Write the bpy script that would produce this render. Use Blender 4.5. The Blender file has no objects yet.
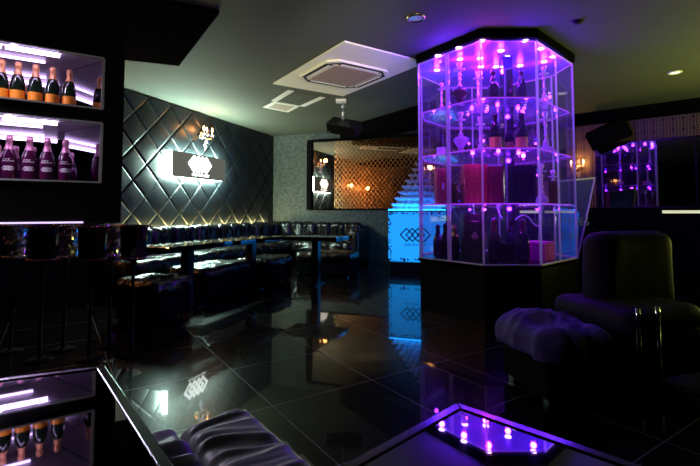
import bpy, bmesh, math, random
from mathutils import Vector, Matrix, noise
random.seed(7)
S = bpy.context.scene
COL = S.collection
PI = math.pi

# ---------------------------------------------------------------- camera
F, H, PPY, TH = 440.0, 1.05, 189.0, math.radians(3)
cd = bpy.data.cameras.new('camera'); cam = bpy.data.objects.new('camera', cd); COL.objects.link(cam)
cd.sensor_fit = 'HORIZONTAL'; cd.sensor_width = 36; cd.lens = 36 * F / 700
cd.shift_y = -(233 - PPY) / 700; cd.clip_start = 0.02
cam.location = (0, 0, H); cam.rotation_euler = (PI / 2 + TH, 0, 0)
S.camera = cam
# ---------------------------------------------------------------- world, exposure
w = bpy.data.worlds.new('world'); S.world = w; w.use_nodes = True
w.node_tree.nodes['Background'].inputs[0].default_value = (0.3, 0.35, 0.4, 1)
w.node_tree.nodes['Background'].inputs[1].default_value = 0.001
S.view_settings.view_transform = 'Standard'; S.view_settings.look = 'None'
S.view_settings.exposure = 0.0; S.view_settings.gamma = 1; S.view_settings.use_curve_mapping = False
cy = S.cycles
cy.use_denoising = True; cy.sample_clamp_indirect = 3.0; cy.transparent_max_bounces = 40
cy.max_bounces = 14; cy.glossy_bounces = 8; cy.transmission_bounces = 10; cy.caustics_refractive = False
try: cy.denoising_prefilter = 'ACCURATE'
except Exception: pass

# light strengths
E_SIGN, E_SIGN_HALO, E_STRIP = 9.0, 270.0, 85.0
E_TUBE, E_CAB = 16.0, 4.6
E_COUNTER = 1.0

def spot(loc, energy, col, size, blend=.6, name='downlight_beam', target=None, r=.06):
    ld = bpy.data.lights.new(name, 'SPOT'); ld.energy = energy; ld.color = col; ld.spot_size = size; ld.spot_blend = blend; ld.shadow_soft_size = r
    o = bpy.data.objects.new(name, ld); COL.objects.link(o); o.location = loc
    if target is not None: o.rotation_euler = (Vector(target) - Vector(loc)).to_track_quat('-Z', 'Y').to_euler()
    return o
def area(loc, tgt, sx, sy, e, col, name):
    ld = bpy.data.lights.new(name, 'AREA'); ld.shape = 'RECTANGLE'; ld.size = sx; ld.size_y = sy; ld.energy = e; ld.color = col
    o = bpy.data.objects.new(name, ld); COL.objects.link(o); o.location = loc
    o.rotation_euler = (Vector(tgt) - Vector(loc)).to_track_quat('-Z', 'Y').to_euler(); return o
area((5.6, 4.2, .9), (5.0, 3.6, 2.8), 1.5, .3, 105, (.92, 1.0, .20), 'right_fill_added')     # unseen area light added at the right to brighten the ceiling
spot((.9, -1.1, 1.3), 1500, (1.0, .96, .66), math.radians(18), 1.0, 'rear_fill_added', (-.28, 5.9, 2.8), .15)  # unseen spot added behind the camera to brighten the air conditioner

# ---------------------------------------------------------------- geometry helpers
def ray(px, py):
    u, v = (px - 350) / F, (PPY - py) / F
    return Vector((u, math.cos(TH) - v * math.sin(TH), math.sin(TH) + v * math.cos(TH)))
def atd(px, py, Y):
    d = ray(px, py); return Vector((0, 0, H)) + d * (Y / d.y)
def atz(px, py, z):
    d = ray(px, py); return Vector((0, 0, H)) + d * ((z - H) / d.z)
LOC = {}
def props(o, label=None, cat=None, group=None, kind=None):
    if label: o['label'] = label
    if cat: o['category'] = cat
    if group: o['group'] = group
    if kind: o['kind'] = kind
    return o
def thing(name, label, cat, loc=(0, 0, 0), rz=0.0, group=None):
    o = bpy.data.objects.new(name, None); COL.objects.link(o)
    o.empty_display_size = 0.1
    o.location = loc; o.rotation_euler = (0, 0, rz)
    LOC[o.name] = (Vector(loc), rz)
    return props(o, label, cat, group)
def dup(root, loc=None, rz=None, label=None, group=None):
    r = root.copy(); COL.objects.link(r)
    if loc is not None: r.location = loc
    if rz is not None: r.rotation_euler = (0, 0, rz)
    if label: r['label'] = label
    if group: r['group'] = group
    for ch in list(root.children):
        c = ch.copy(); COL.objects.link(c); c.parent = r
        for g in list(ch.children):
            d = g.copy(); COL.objects.link(d); d.parent = c
    return r

class MB:
    def __init__(s): s.v = []; s.f = []; s.sm = []
    def add(s, vs, fs, smooth=False, M=None):
        b = len(s.v)
        s.v += [tuple(M @ Vector(p)) if M is not None else tuple(p) for p in vs]
        s.f += [tuple(i + b for i in f) for f in fs]; s.sm += [smooth] * len(fs)
        return s
    def box(s, c, size, rz=0.0, M=None):
        x, y, z = (d / 2 for d in size)
        vs = [(sx * x, sy * y, sz * z) for sz in (-1, 1) for sy in (-1, 1) for sx in (-1, 1)]
        fs = [(0, 2, 3, 1), (4, 5, 7, 6), (0, 1, 5, 4), (2, 6, 7, 3), (0, 4, 6, 2), (1, 3, 7, 5)]
        T = Matrix.Translation(Vector(c)) @ Matrix.Rotation(rz, 4, 'Z')
        return s.add(vs, fs, False, (M @ T) if M is not None else T)
    def prism(s, poly, z0, z1):
        a = sum(poly[i][0] * poly[(i + 1) % len(poly)][1] - poly[(i + 1) % len(poly)][0] * poly[i][1] for i in range(len(poly)))
        poly = list(poly) if a > 0 else list(poly)[::-1]
        n = len(poly)
        vs = [(p[0], p[1], z0) for p in poly] + [(p[0], p[1], z1) for p in poly]
        fs = [tuple(range(n))[::-1], tuple(range(n, 2 * n))] + [(i, (i + 1) % n, n + (i + 1) % n, n + i) for i in range(n)]
        return s.add(vs, fs)
    def lathe(s, prof, seg=20, M=None, a0=0.0, a1=2 * PI, smooth=True):
        full = abs(a1 - a0 - 2 * PI) < 1e-6
        m = seg if full else seg + 1
        vs = []; fs = []
        for r, z in prof:
            for k in range(m):
                a = a0 + (a1 - a0) * k / seg
                vs.append((r * math.cos(a), r * math.sin(a), z))
        for i in range(len(prof) - 1):
            for k in range(seg):
                k2 = (k + 1) % m
                fs.append((i * m + k, i * m + k2, (i + 1) * m + k2, (i + 1) * m + k))
        return s.add(vs, fs, smooth, M)
    def tube(s, pts, r, seg=8, cap=True):
        pts = [Vector(p) for p in pts]; rings = []
        b = len(s.v); n = len(pts); up = None
        for i, p in enumerate(pts):
            t = (pts[min(i + 1, n - 1)] - pts[max(i - 1, 0)]).normalized()
            if up is None:
                up = t.orthogonal().normalized()
            up = (up - t * up.dot(t)).normalized(); side = t.cross(up)
            rr = r[i] if isinstance(r, (list, tuple)) else r
            for k in range(seg):
                a = 2 * PI * k / seg
                s.v.append(tuple(p + up * (rr * math.cos(a)) + side * (rr * math.sin(a))))
        for i in range(n - 1):
            for k in range(seg):
                s.f.append((b + i * seg + k, b + i * seg + (k + 1) % seg, b + (i + 1) * seg + (k + 1) % seg, b + (i + 1) * seg + k)); s.sm.append(True)
        if cap:
            s.f.append(tuple(b + k for k in range(seg))[::-1]); s.sm.append(False)
            s.f.append(tuple(b + (n - 1) * seg + k for k in range(seg))); s.sm.append(False)
        return s
    def sphere(s, c, r, seg=12, rings=8, sc=(1, 1, 1)):
        prof = [(max(1e-4, r * math.sin(PI * i / rings)), -r * math.cos(PI * i / rings)) for i in range(rings + 1)]
        return s.lathe(prof, seg, Matrix.Translation(Vector(c)) @ Matrix.Diagonal((*sc, 1)))
    def rbox(s, c, size, r, n=12, rz=0.0, disp=None, M=None):
        """rounded box with an optional displacement disp(local point, normal) -> offset along the normal"""
        hx, hy, hz = (d / 2 for d in size); vs = []; fs = []; idx = {}
        def cnt(L): return max(4, int(round(n * L / max(hx, hy, hz))))
        N = (cnt(hx), cnt(hy), cnt(hz)); hh = (hx, hy, hz)
        def vid(i, j, k):
            key = (i, j, k)
            if key not in idx:
                p = Vector((-hx + 2 * hx * i / N[0], -hy + 2 * hy * j / N[1], -hz + 2 * hz * k / N[2]))
                q = Vector([max(-(hh[a] - r), min(hh[a] - r, p[a])) for a in range(3)])
                d = (p - q)
                if d.length < 1e-9: d = Vector((0, 0, 1))
                d.normalize(); p2 = q + d * r
                if disp: p2 = p2 + d * disp(p2, d)
                idx[key] = len(vs); vs.append(tuple(p2))
            return idx[key]
        for i in range(N[0]):
            for j in range(N[1]):
                fs.append((vid(i, j, N[2]), vid(i + 1, j, N[2]), vid(i + 1, j + 1, N[2]), vid(i, j + 1, N[2])))
                fs.append((vid(i, j, 0), vid(i, j + 1, 0), vid(i + 1, j + 1, 0), vid(i + 1, j, 0)))
        for i in range(N[0]):
            for k in range(N[2]):
                fs.append((vid(i, 0, k), vid(i + 1, 0, k), vid(i + 1, 0, k + 1), vid(i, 0, k + 1)))
                fs.append((vid(i, N[1], k), vid(i, N[1], k + 1), vid(i + 1, N[1], k + 1), vid(i + 1, N[1], k)))
        for j in range(N[1]):
            for k in range(N[2]):
                fs.append((vid(0, j, k), vid(0, j, k + 1), vid(0, j + 1, k + 1), vid(0, j + 1, k)))
                fs.append((vid(N[0], j, k), vid(N[0], j + 1, k), vid(N[0], j + 1, k + 1), vid(N[0], j, k + 1)))
        T = Matrix.Translation(Vector(c)) @ Matrix.Rotation(rz, 4, 'Z')
        return s.add(vs, fs, True, (M @ T) if M is not None else T)
    def build(s, name, mat, parent=None, world=False, bevel=0.0):
        me = bpy.data.meshes.new(name)
        vs = s.v
        if world and parent is not None:
            p = parent; chain = []
            while p is not None:
                chain.append(LOC.get(p.name, (Vector((0, 0, 0)), 0.0))); p = p.parent
            M = Matrix.Identity(4)
            for L, a in reversed(chain):
                M = M @ (Matrix.Translation(L) @ Matrix.Rotation(a, 4, 'Z'))
            Mi = M.inverted(); vs = [tuple(Mi @ Vector(v)) for v in vs]
        me.from_pydata(vs, [], s.f); me.update()
        me.polygons.foreach_set('use_smooth', s.sm)
        o = bpy.data.objects.new(name, me); COL.objects.link(o)
        if mat is not None: me.materials.append(mat)
        if parent is not None: o.parent = parent
        if bevel:
            m = o.modifiers.new('bevel', 'BEVEL'); m.width = bevel; m.segments = 2; m.limit_method = 'ANGLE'
        return o
def text_mesh(name, body, size, mat, M, parent, depth=0.002, align='CENTER'):
    cu = bpy.data.curves.new(name, 'FONT'); cu.body = body; cu.size = size; cu.extrude = depth
    cu.align_x = align; cu.align_y = 'CENTER'
    t = bpy.data.objects.new('tmp', cu); COL.objects.link(t)
    me = bpy.data.meshes.new_from_object(t); COL.objects.unlink(t); bpy.data.objects.remove(t); bpy.data.curves.remove(cu)
    me.transform(M); me.materials.clear(); me.materials.append(mat); me.name = name
    o = bpy.data.objects.new(name, me); COL.objects.link(o); o.parent = parent
    return o

# ---------------------------------------------------------------- materials
def nt(name):
    m = bpy.data.materials.new(name); m.use_nodes = True
    return m, m.node_tree.nodes, m.node_tree.links, m.node_tree.nodes['Principled BSDF']
def math_node(N, L, op, a, b=None):
    n = N.new('ShaderNodeMath'); n.operation = op
    for i, x in enumerate((a, b)):
        if x is None: continue
        if isinstance(x, (int, float)): n.inputs[i].default_value = x
        else: L.new(x, n.inputs[i])
    return n.outputs[0]

def pbr(name, col, rough=0.5, metal=0.0, spec=0.5, ior=1.45, bump=None, coat=0.0, var=None, sheen=0.0):
    m, N, L, b = nt(name)
    b.inputs['Base Color'].default_value = (*col, 1); b.inputs['Roughness'].default_value = rough
    b.inputs['Metallic'].default_value = metal; b.inputs['Specular IOR Level'].default_value = spec
    b.inputs['IOR'].default_value = ior; b.inputs['Coat Weight'].default_value = coat
    b.inputs['Sheen Weight'].default_value = sheen
    tc = N.new('ShaderNodeTexCoord')
    if bump:
        t = N.new('ShaderNodeTexNoise'); t.inputs['Scale'].default_value = bump[0]; t.inputs['Detail'].default_value = 4
        L.new(tc.outputs['Object'], t.inputs['Vector'])
        bp = N.new('ShaderNodeBump'); bp.inputs['Strength'].default_value = bump[1]; bp.inputs['Distance'].default_value = 0.01
        L.new(t.outputs['Fac'], bp.inputs['Height']); L.new(bp.outputs['Normal'], b.inputs['Normal'])
    if var:
        t = N.new('ShaderNodeTexNoise'); t.inputs['Scale'].default_value = var[0]; t.inputs['Detail'].default_value = 6
        L.new(tc.outputs['Object'], t.inputs['Vector'])
        r = N.new('ShaderNodeValToRGB'); r.color_ramp.elements[0].position = .3; r.color_ramp.elements[1].position = .7
        r.color_ramp.elements[0].color = (*[c * (1 - var[1]) for c in col], 1); r.color_ramp.elements[1].color = (*[c * (1 + var[1]) for c in col], 1)
        L.new(t.outputs['Fac'], r.inputs['Fac']); L.new(r.outputs['Color'], b.inputs['Base Color'])
    return m
def emit(name, col, st):
    m, N, L, b = nt(name)
    b.inputs['Base Color'].default_value = (*[min(1, c) * (.5 if st > .3 else .03) for c in col], 1)
    b.inputs['Emission Color'].default_value = (*col, 1); b.inputs['Emission Strength'].default_value = st
    return m
def pane(name, tint=(.97, .97, .98), refl=1.0, ior=1.5, diff=0.0, dcol=(1, 1, 1), rough=0.0):
    m, N, L, b = nt(name); N.remove(b); out = N['Material Output']
    tr = N.new('ShaderNodeBsdfTransparent'); tr.inputs[0].default_value = (*tint, 1)
    gl = N.new('ShaderNodeBsdfGlossy'); gl.inputs['Roughness'].default_value = rough
    lw = N.new('ShaderNodeLayerWeight'); lw.inputs['Blend'].default_value = .5
    f0 = ((ior - 1) / (ior + 1)) ** 2 * refl
    p5 = math_node(N, L, 'POWER', lw.outputs['Facing'], 5.0)
    mu = math_node(N, L, 'ADD', math_node(N, L, 'MULTIPLY', p5, .9 - f0), f0)
    mx = N.new('ShaderNodeMixShader'); L.new(mu, mx.inputs[0]); L.new(gl.outputs[0], mx.inputs[2])
    if diff > 0:
        di = N.new('ShaderNodeBsdfDiffuse'); di.inputs[0].default_value = (*dcol, 1)
        tl = N.new('ShaderNodeBsdfTranslucent'); tl.inputs[0].default_value = (*dcol, 1)
        m2 = N.new('ShaderNodeMixShader'); m2.inputs[0].default_value = .5; L.new(di.outputs[0], m2.inputs[1]); L.new(tl.outputs[0], m2.inputs[2])
        m3 = N.new('ShaderNodeMixShader'); m3.inputs[0].default_value = diff; L.new(tr.outputs[0], m3.inputs[1]); L.new(m2.outputs[0], m3.inputs[2])
        L.new(m3.outputs[0], mx.inputs[1])
    else:
        L.new(tr.outputs[0], mx.inputs[1])
    L.new(mx.outputs[0], out.inputs[0])
    return m
M = {}
M['black'] = pbr('black_lacquer', (.006, .006, .008), .25)
M['black_matt'] = pbr('black_matt_paint', (.004, .004, .005), .9, spec=.04)
M['black_gloss'] = pbr('black_gloss', (.004, .004, .005), .05)
M['brown_dark'] = pbr('dark_brown_laminate', (.006, .004, .005), .6, spec=.3)
M['soffit'] = pbr('black_ceiling_paint', (.004, .0035, .004), 1.0, spec=0.0)
M['leather'] = pbr('black_leather', (.005, .005, .006), .27, spec=.6, bump=(60, .25))
M['leather_soft'] = pbr('soft_black_leather', (.022, .02, .026), .42, spec=.3, bump=(90, .15))
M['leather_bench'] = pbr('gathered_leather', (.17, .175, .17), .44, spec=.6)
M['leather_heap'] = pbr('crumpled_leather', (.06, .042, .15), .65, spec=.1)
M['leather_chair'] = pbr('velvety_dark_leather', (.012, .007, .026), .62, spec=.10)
M['mauve'] = pbr('mauve_laminate', (.30, .26, .32), .35)
M['quilt'] = pbr('quilted_black_vinyl', (.006, .008, .0095), .36, spec=.4)
M['chrome'] = pbr('chrome', (.75, .75, .78), .12, 1.0)
M['steel'] = pbr('brushed_steel', (.5, .5, .52), .3, 1.0)
M['mirror'] = pbr('mirror', (.82, .8, .86), .01, 1.0)
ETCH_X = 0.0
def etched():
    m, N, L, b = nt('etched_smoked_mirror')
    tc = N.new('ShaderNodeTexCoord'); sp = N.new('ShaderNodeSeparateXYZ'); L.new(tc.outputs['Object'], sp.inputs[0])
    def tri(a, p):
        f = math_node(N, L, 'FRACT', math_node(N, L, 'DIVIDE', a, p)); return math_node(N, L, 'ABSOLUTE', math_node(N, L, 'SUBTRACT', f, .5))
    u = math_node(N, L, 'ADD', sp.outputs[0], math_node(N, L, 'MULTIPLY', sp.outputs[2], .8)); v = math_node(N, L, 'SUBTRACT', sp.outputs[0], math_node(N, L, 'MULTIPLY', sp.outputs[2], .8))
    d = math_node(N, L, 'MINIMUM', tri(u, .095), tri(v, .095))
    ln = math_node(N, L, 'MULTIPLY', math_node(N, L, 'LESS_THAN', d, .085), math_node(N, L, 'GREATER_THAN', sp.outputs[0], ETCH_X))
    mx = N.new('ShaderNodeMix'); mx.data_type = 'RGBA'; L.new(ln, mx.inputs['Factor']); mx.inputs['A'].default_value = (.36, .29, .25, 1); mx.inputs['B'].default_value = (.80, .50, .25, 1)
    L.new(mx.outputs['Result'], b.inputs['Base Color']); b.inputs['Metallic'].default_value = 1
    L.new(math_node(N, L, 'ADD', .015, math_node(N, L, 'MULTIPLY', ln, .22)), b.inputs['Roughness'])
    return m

M['blackglass'] = pbr('black_glass', (.16, .15, .17), .02, 1.0)
M['tabletop'] = pbr('black_mirror_table', (.27, .255, .30), .02, 1.0)
M['ceiling'] = pbr('ceiling_paint', (.070, .077, .058), .85, var=(1.5, .06))
M['plaster'] = pbr('grey_textured_wallpaper', (.05, .06, .052), .6, var=(16, .5), bump=(14, .3))
M['ac_white'] = pbr('cream_plastic', (.88, .85, .70), .45)
M['ac_grill'] = pbr('tan_grill', (.36, .25, .19), .7)
M['white'] = pbr('white_paint', (.8, .8, .76), .5)
M['dark_slot'] = pbr('dark_slot', (.01, .01, .01), .8)
M['brass'] = pbr('aged_brass', (.6, .42, .2), .25, 1.0)
M['gold'] = pbr('gold_foil', (.8, .5, .15), .25, 1.0)
M['orange_label'] = pbr('orange_label', (1.0, .30, .02), .45)
M['orange_foil'] = pbr('orange_foil', (.9, .42, .18), .35, .3)
M['pink_foil'] = pbr('pink_foil', (.8, .35, .5), .3, .5)
M['green_glass'] = pbr('dark_green_bottle', (.008, .018, .010), .06, spec=.7)
M['pink_glass'] = pbr('pink_bottle', (.07, .006, .045), .08, spec=.7)
M['pink_pale'] = pbr('white_print', (.85, .75, .85), .5)
M['dark_bottle'] = pbr('dark_bottle_glass', (.012, .008, .02), .06, spec=.8)
M['red_box'] = pbr('red_card', (.42, .03, .06), .4)
M['red_foil'] = pbr('red_foil', (.5, .04, .10), .22, .5, bump=(9, .8))
M['maroon'] = pbr('maroon_card', (.12, .012, .03), .4)
M['magenta'] = pbr('magenta_card', (.95, .02, .42), .4)
M['spade'] = pbr('grey_gold_print', (.30, .25, .20), .35, .4)
M['glass'] = pane('clear_glass', (.96, .96, .98), 1.0, 1.5)
M['shelf_glass'] = pane('shelf_glass', (.95, .94, .98), 2.2, 1.5, .10, (.6, .6, 1))
M['coupe'] = pane('coupe_glass', (.9, .92, .95), 1.5, 1.5, .38, (.9, .95, 1))
M['cab_glass'] = pane('cabinet_glass', (.96, .96, .98), 1.2, 1.5, .012, (.8, .8, 1))
M['back_glass'] = pane('tinted_back_glass', (.88, .85, .96), 3.5, 1.5, .02, (.5, .5, 1))
M['hookah_glass'] = pane('tinted_hookah_glass', (.75, .6, .85), 2.0, 1.5, .6, (1, .75, .95))
M['hookah_dark'] = pbr('dark_hookah_vase', (.05, .01, .02), .08, spec=.8)
M['hookah_metal'] = pbr('hookah_metal', (.95, .75, .9), .35, .5)
M['crystal'] = pane('crystal_glass', (.9, .88, .95), 2.5, 1.6, .30, (.9, .8, 1))
M['acrylic'] = pbr('dark_purple_acrylic', (.016, .006, .016), .08, spec=.8)
M['hose'] = pbr('pale_hose', (.7, .7, .7), .4)
M['frame'] = pbr('pale_aluminium', (.8, .76, .84), .4, .25)
M['post'] = pane('frosted_acrylic_post', (.75, .75, .8), 1.5, 1.5, .6, (.95, .9, 1))
M['ink'] = pbr('dark_blue_print', (.002, .012, .08), .5)
M['e_sign'] = emit('lit_sign_white', (.86, 1.0, .96), E_SIGN)
M['e_signlogo'] = emit('lit_logo_white', (.93, 1.0, .97), 5.0)
M['e_halo'] = emit('lit_sign_edge', (.66, 1.0, .86), E_SIGN_HALO)
M['e_strip'] = emit('warm_led_strip', (1.0, .86, .36), E_STRIP)
M['e_tube'] = emit('lavender_tube', (.74, .52, 1.0), E_TUBE)
M['e_tube_added'] = emit('added_rear_tube', (.74, .52, 1.0), 6.0)
M['e_ledge'] = emit('pale_ledge_light', (.80, .82, .5), .8)
M['e_candle'] = emit('candle_bulb', (1.0, .50, .16), 25.0)
M['e_blue'] = emit('lit_blue_acrylic', (.012, .35, 1.0), E_COUNTER)
M['e_bluetop'] = emit('lit_blue_top', (.01, .30, 1.0), 10.0)
M['e_bluereflect'] = emit('blue_reflection_glow', (.005, .10, .55), .6)
M['e_spot'] = emit('violet_spot_lens', (.80, .45, 1.0), 18.0)
M['e_spotpink'] = emit('pink_spot_lens', (1.0, .5, .95), 18.0)
M['e_edge'] = emit('violet_painted_glow', (.45, .05, 1.0), 1.0)
M['e_addglow'] = emit('violet_added_glow', (.6, .25, 1.0), 1.3)
M['e_addglowpink'] = emit('pink_added_glow', (1.0, .3, .95), 1.3)
M['e_base'] = emit('lavender_base_strip', (.70, .55, 1.0), 1.4)
M['e_down'] = emit('warm_downlight_lens', (1.0, .92, .62), 1.6)
M['e_text'] = emit('chalk_neon_text', (.3, .4, .8), .10)

# floor: polished black tiles laid on the diagonal grid
ANG_A = math.atan2(.83, -.556)           # direction of one tile family in the xy plane
def floor_mat():
    m, N, L, b = nt('polished_black_tile')
    tc = N.new('ShaderNodeTexCoord'); sp = N.new('ShaderNodeSeparateXYZ'); L.new(tc.outputs['Object'], sp.inputs[0])
    def coord(nx, ny, off):
        v = math_node(N, L, 'ADD', math_node(N, L, 'MULTIPLY', sp.outputs[0], nx), math_node(N, L, 'MULTIPLY', sp.outputs[1], ny))
        v = math_node(N, L, 'DIVIDE', math_node(N, L, 'SUBTRACT', v, off - 670), .67)
        fr = math_node(N, L, 'FRACT', v)
        d = math_node(N, L, 'MINIMUM', fr, math_node(N, L, 'SUBTRACT', 1.0, fr))
        return d, math_node(N, L, 'FLOOR', v)
    d1, i1 = coord(.83, .556, 1.01); d2, i2 = coord(-.556, .83, 2.93)
    d = math_node(N, L, 'MINIMUM', d1, d2)
    line = math_node(N, L, 'LESS_THAN', d, .0035)
    cb = N.new('ShaderNodeCombineXYZ'); L.new(i1, cb.inputs[0]); L.new(i2, cb.inputs[1])
    wn = N.new('ShaderNodeTexWhiteNoise'); L.new(cb.outputs[0], wn.inputs['Vector'])
    ns = N.new('ShaderNodeTexNoise'); ns.inputs['Scale'].default_value = 3; ns.inputs['Detail'].default_value = 8
    L.new(tc.outputs['Object'], ns.inputs['Vector'])
    rp = N.new('ShaderNodeValToRGB'); rp.color_ramp.elements[0].color = (.001, .001, .001, 1); rp.color_ramp.elements[1].color = (.004, .004, .004, 1)
    L.new(ns.outputs['Fac'], rp.inputs[0])
    mx = N.new('ShaderNodeMix'); mx.data_type = 'RGBA'; L.new(line, mx.inputs['Factor']); L.new(rp.outputs[0], mx.inputs['A']); mx.inputs['B'].default_value = (.05, .05, .05, 1)
    L.new(mx.outputs['Result'], b.inputs['Base Color'])
    ro = math_node(N, L, 'ADD', .012, math_node(N, L, 'MULTIPLY', line, .4)); 
    ro = math_node(N, L, 'ADD', ro, math_node(N, L, 'MULTIPLY', ns.outputs['Fac'], .03))
    L.new(ro, b.inputs['Coat Roughness']); b.inputs['IOR'].default_value = 1.5; b.inputs['Roughness'].default_value = .26; b.inputs['Specular IOR Level'].default_value = .03
    b.inputs['Coat Weight'].default_value = 1.0; b.inputs['Coat IOR'].default_value = 1.23
    return m
M['floor'] = floor_mat()
def damask(name, period=.16, use=('X', 'Z'), gold=(.42, .24, .06), dark=(.035, .022, .012)):
    m, N, L, b = nt(name)
    uv = N.new('ShaderNodeUVMap'); sp = N.new('ShaderNodeSeparateXYZ'); L.new(uv.outputs[0], sp.inputs[0])
    cu = math_node(N, L, 'COSINE', math_node(N, L, 'MULTIPLY', sp.outputs[0], 2 * PI / period))
    cv = math_node(N, L, 'COSINE', math_node(N, L, 'MULTIPLY', sp.outputs[1], 2 * PI / (period * 1.35)))
    f = math_node(N, L, 'ADD', cu, cv)
    g = math_node(N, L, 'SINE', math_node(N, L, 'MULTIPLY', f, 5.0))
    cu2 = math_node(N, L, 'COSINE', math_node(N, L, 'MULTIPLY', sp.outputs[0], 6 * PI / period))
    g = math_node(N, L, 'ADD', g, math_node(N, L, 'MULTIPLY', cu2, .5))
    st = math_node(N, L, 'GREATER_THAN', g, .35)
    mx = N.new('ShaderNodeMix'); mx.data_type = 'RGBA'; L.new(st, mx.inputs['Factor']); mx.inputs['A'].default_value = (*dark, 1); mx.inputs['B'].default_value = (*gold, 1)
    L.new(mx.outputs['Result'], b.inputs['Base Color']); b.inputs['Roughness'].default_value = .45
    return m
M['damask'] = damask('gold_damask_wallpaper', .13, gold=(.26, .17, .05), dark=(.012, .008, .006))
M['damask_warm'] = damask('orange_damask_wallpaper', .40, gold=(.75, .36, .08), dark=(.10, .04, .015))

# ================================================================= setting
ZC = 2.80
Cn = Vector((-1.8, 10.1))                       # corner of the padded wall and the back wall
DL = Vector((-.334, -.943))                     # along the left wall, towards the camera
NL = Vector((.943, -.334))                      # its normal, into the room
DB = Vector((.943, -.334))                      # along the back wall, to the right
NB = Vector((-.334, -.943))                     # its normal
AN = math.radians(-49 + 90 - 90)
DR = Vector((math.sin(math.radians(49)), 0)); DR = Vector((.7547, -.656))   # along the right wall
NR = Vector((-.656, -.7547))
def on(base, d, n, s, off, z):                  # a point on a wall
    p = base + d * s + n * off; return Vector((p.x, p.y, z))
def px_on(base, d, n, px, off=0.0):             # distance along a wall where the pixel column meets it
    k = (px - 350) / F; b = base + n * off
    return (k * b.y - b.x) / (d.x - k * d.y)
tJ = px_on(Cn, DB, NB, 566); J = Cn + DB * tJ
wl = Cn + DL * 11.6; R1 = J + DR * 4.6
def wall(name, p, q, n, mat, z0=0.0, z1=ZC, th=.1):
    mb = MB(); a, b = Vector(p), Vector(q); e = -n * th
    mb.prism([a, b, b + e, a + e], z0, z1)
    o = mb.build(name, mat); props(o, kind='structure')
    me = o.data; uv = me.uv_layers.new(name='UVMap'); d = (b - a).normalized()
    for l in me.loops:
        v = me.vertices[l.vertex_index].co; uv.data[l.index].uv = ((v.xy - a).dot(d), v.z)
    return o
fl = MB().prism([(-6.2, -2), (7.5, -2), (7.5, 11), (-6.2, 11)], -.1, 0).build('floor', M['floor']); props(fl, kind='structure')
ce = MB().prism([(-6.2, -2), (7.5, -2), (7.5, 11), (-6.2, 11)], ZC, ZC + .1).build('ceiling', M['ceiling']); props(ce, kind='structure')
wall('wall_left', Cn, wl, NL, M['damask_warm'])
wall('wall_back', Cn, J, NB, M['plaster'])
wall('wall_right', J, R1, NR, M['damask'])
wall('wall_side', R1, (R1.x, -1.5), Vector((-1, 0)), M['black_matt'])
wall('wall_front', (R1.x, -1.5), (-6.0, -1.5), Vector((0, 1)), M['black_matt'])
# black band added to keep the left wall dark behind the bar stands
a, b = Cn + DL * 4.5, wl
props(MB().prism([a + NL * .001, b + NL * .001, b + NL * .04, a + NL * .04], 0, 1.12).build('trim_1', M['black_matt']), kind='structure')
props(MB().prism([J + NR * .001, R1 + NR * .001, R1 + NR * .03, J + NR * .03], 0, 1.12).build('trim_5', M['black_matt']), kind='structure')
# black crown beam along the top of the right wall
props(MB().prism([J + NR * .001, R1 + NR * .001, R1 + NR * .16, J + NR * .16], 2.60, ZC - .002).build('trim_2', M['soffit']), kind='structure')
# black ceiling beam between the back wall and the display cabinet
q0, q1 = atz(340, 128.2, ZC - .002), atz(415, 106, ZC - .002)
dA = (q1 - q0).xy.normalized(); nA = Vector((dA.y, -dA.x))
if nA.x < 0: nA = -nA
e0 = q0.xy; e1 = e0 + dA * 3.1
tb = MB().prism([e0, e1, e1 + nA * .9, e0 + nA * .35], 2.56, ZC - .002).build('trim_3', M['soffit']); props(tb, kind='structure')
# black ceiling panel over the bar
zp = ZC - .04
c1, c2 = atz(179, 66, zp), atz(219, 14, zp)
l1, l2 = atz(100, 57.4, zp), atz(150, 0.5, zp)
d1 = (l1 - c1).normalized(); d2 = (l2 - c2).normalized()
pb = MB().prism([c1.xy, c2.xy, (c2 + d2 * 3.0).xy, (c1 + d1 * 2.1).xy], zp, ZC - .002).build('trim_4', M['soffit']); props(pb, kind='structure')

# quilted padded wall panel
def padded():
    s0, s1, z0, z1 = .02, 4.5, .05, ZC - .01
    nx, nz = 560, 350; mb = MB(); vs = []; fs = []
    for i in range(nx + 1):
        s = s0 + (s1 - s0) * i / nx
        for k in range(nz + 1):
            z = z0 + (z1 - z0) * k / nz
            u, v = (s - .60) / .49, (z - 1.02) / .49
            p, q = u + v, u - v
            dp = abs(p - round(p)); dq = abs(q - round(q)); d = min(dp, dq)
            t = min(1, d / .085); hgt = .012 + .030 * math.sqrt(max(0, 1 - (1 - t) ** 2)) + .007 * (math.sin(PI * (p % 1)) * math.sin(PI * (q % 1)))
            if i in (0, nx) or k in (0, nz): hgt = .002
            vs.append(tuple(on(Cn, DL, NL, s, hgt, z)))
    for i in range(nx):
        for k in range(nz):
            a = i * (nz + 1) + k; fs.append((a, a + 1, a + nz + 2, a + nz + 1))
    mb.add(vs, fs, True)
    o = mb.build('padded_wall_panel', M['quilt'])
    props(o, 'large black diamond quilted padded panel covering the left wall behind the sofa', 'wall panel', kind='thing')
padded()

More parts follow.
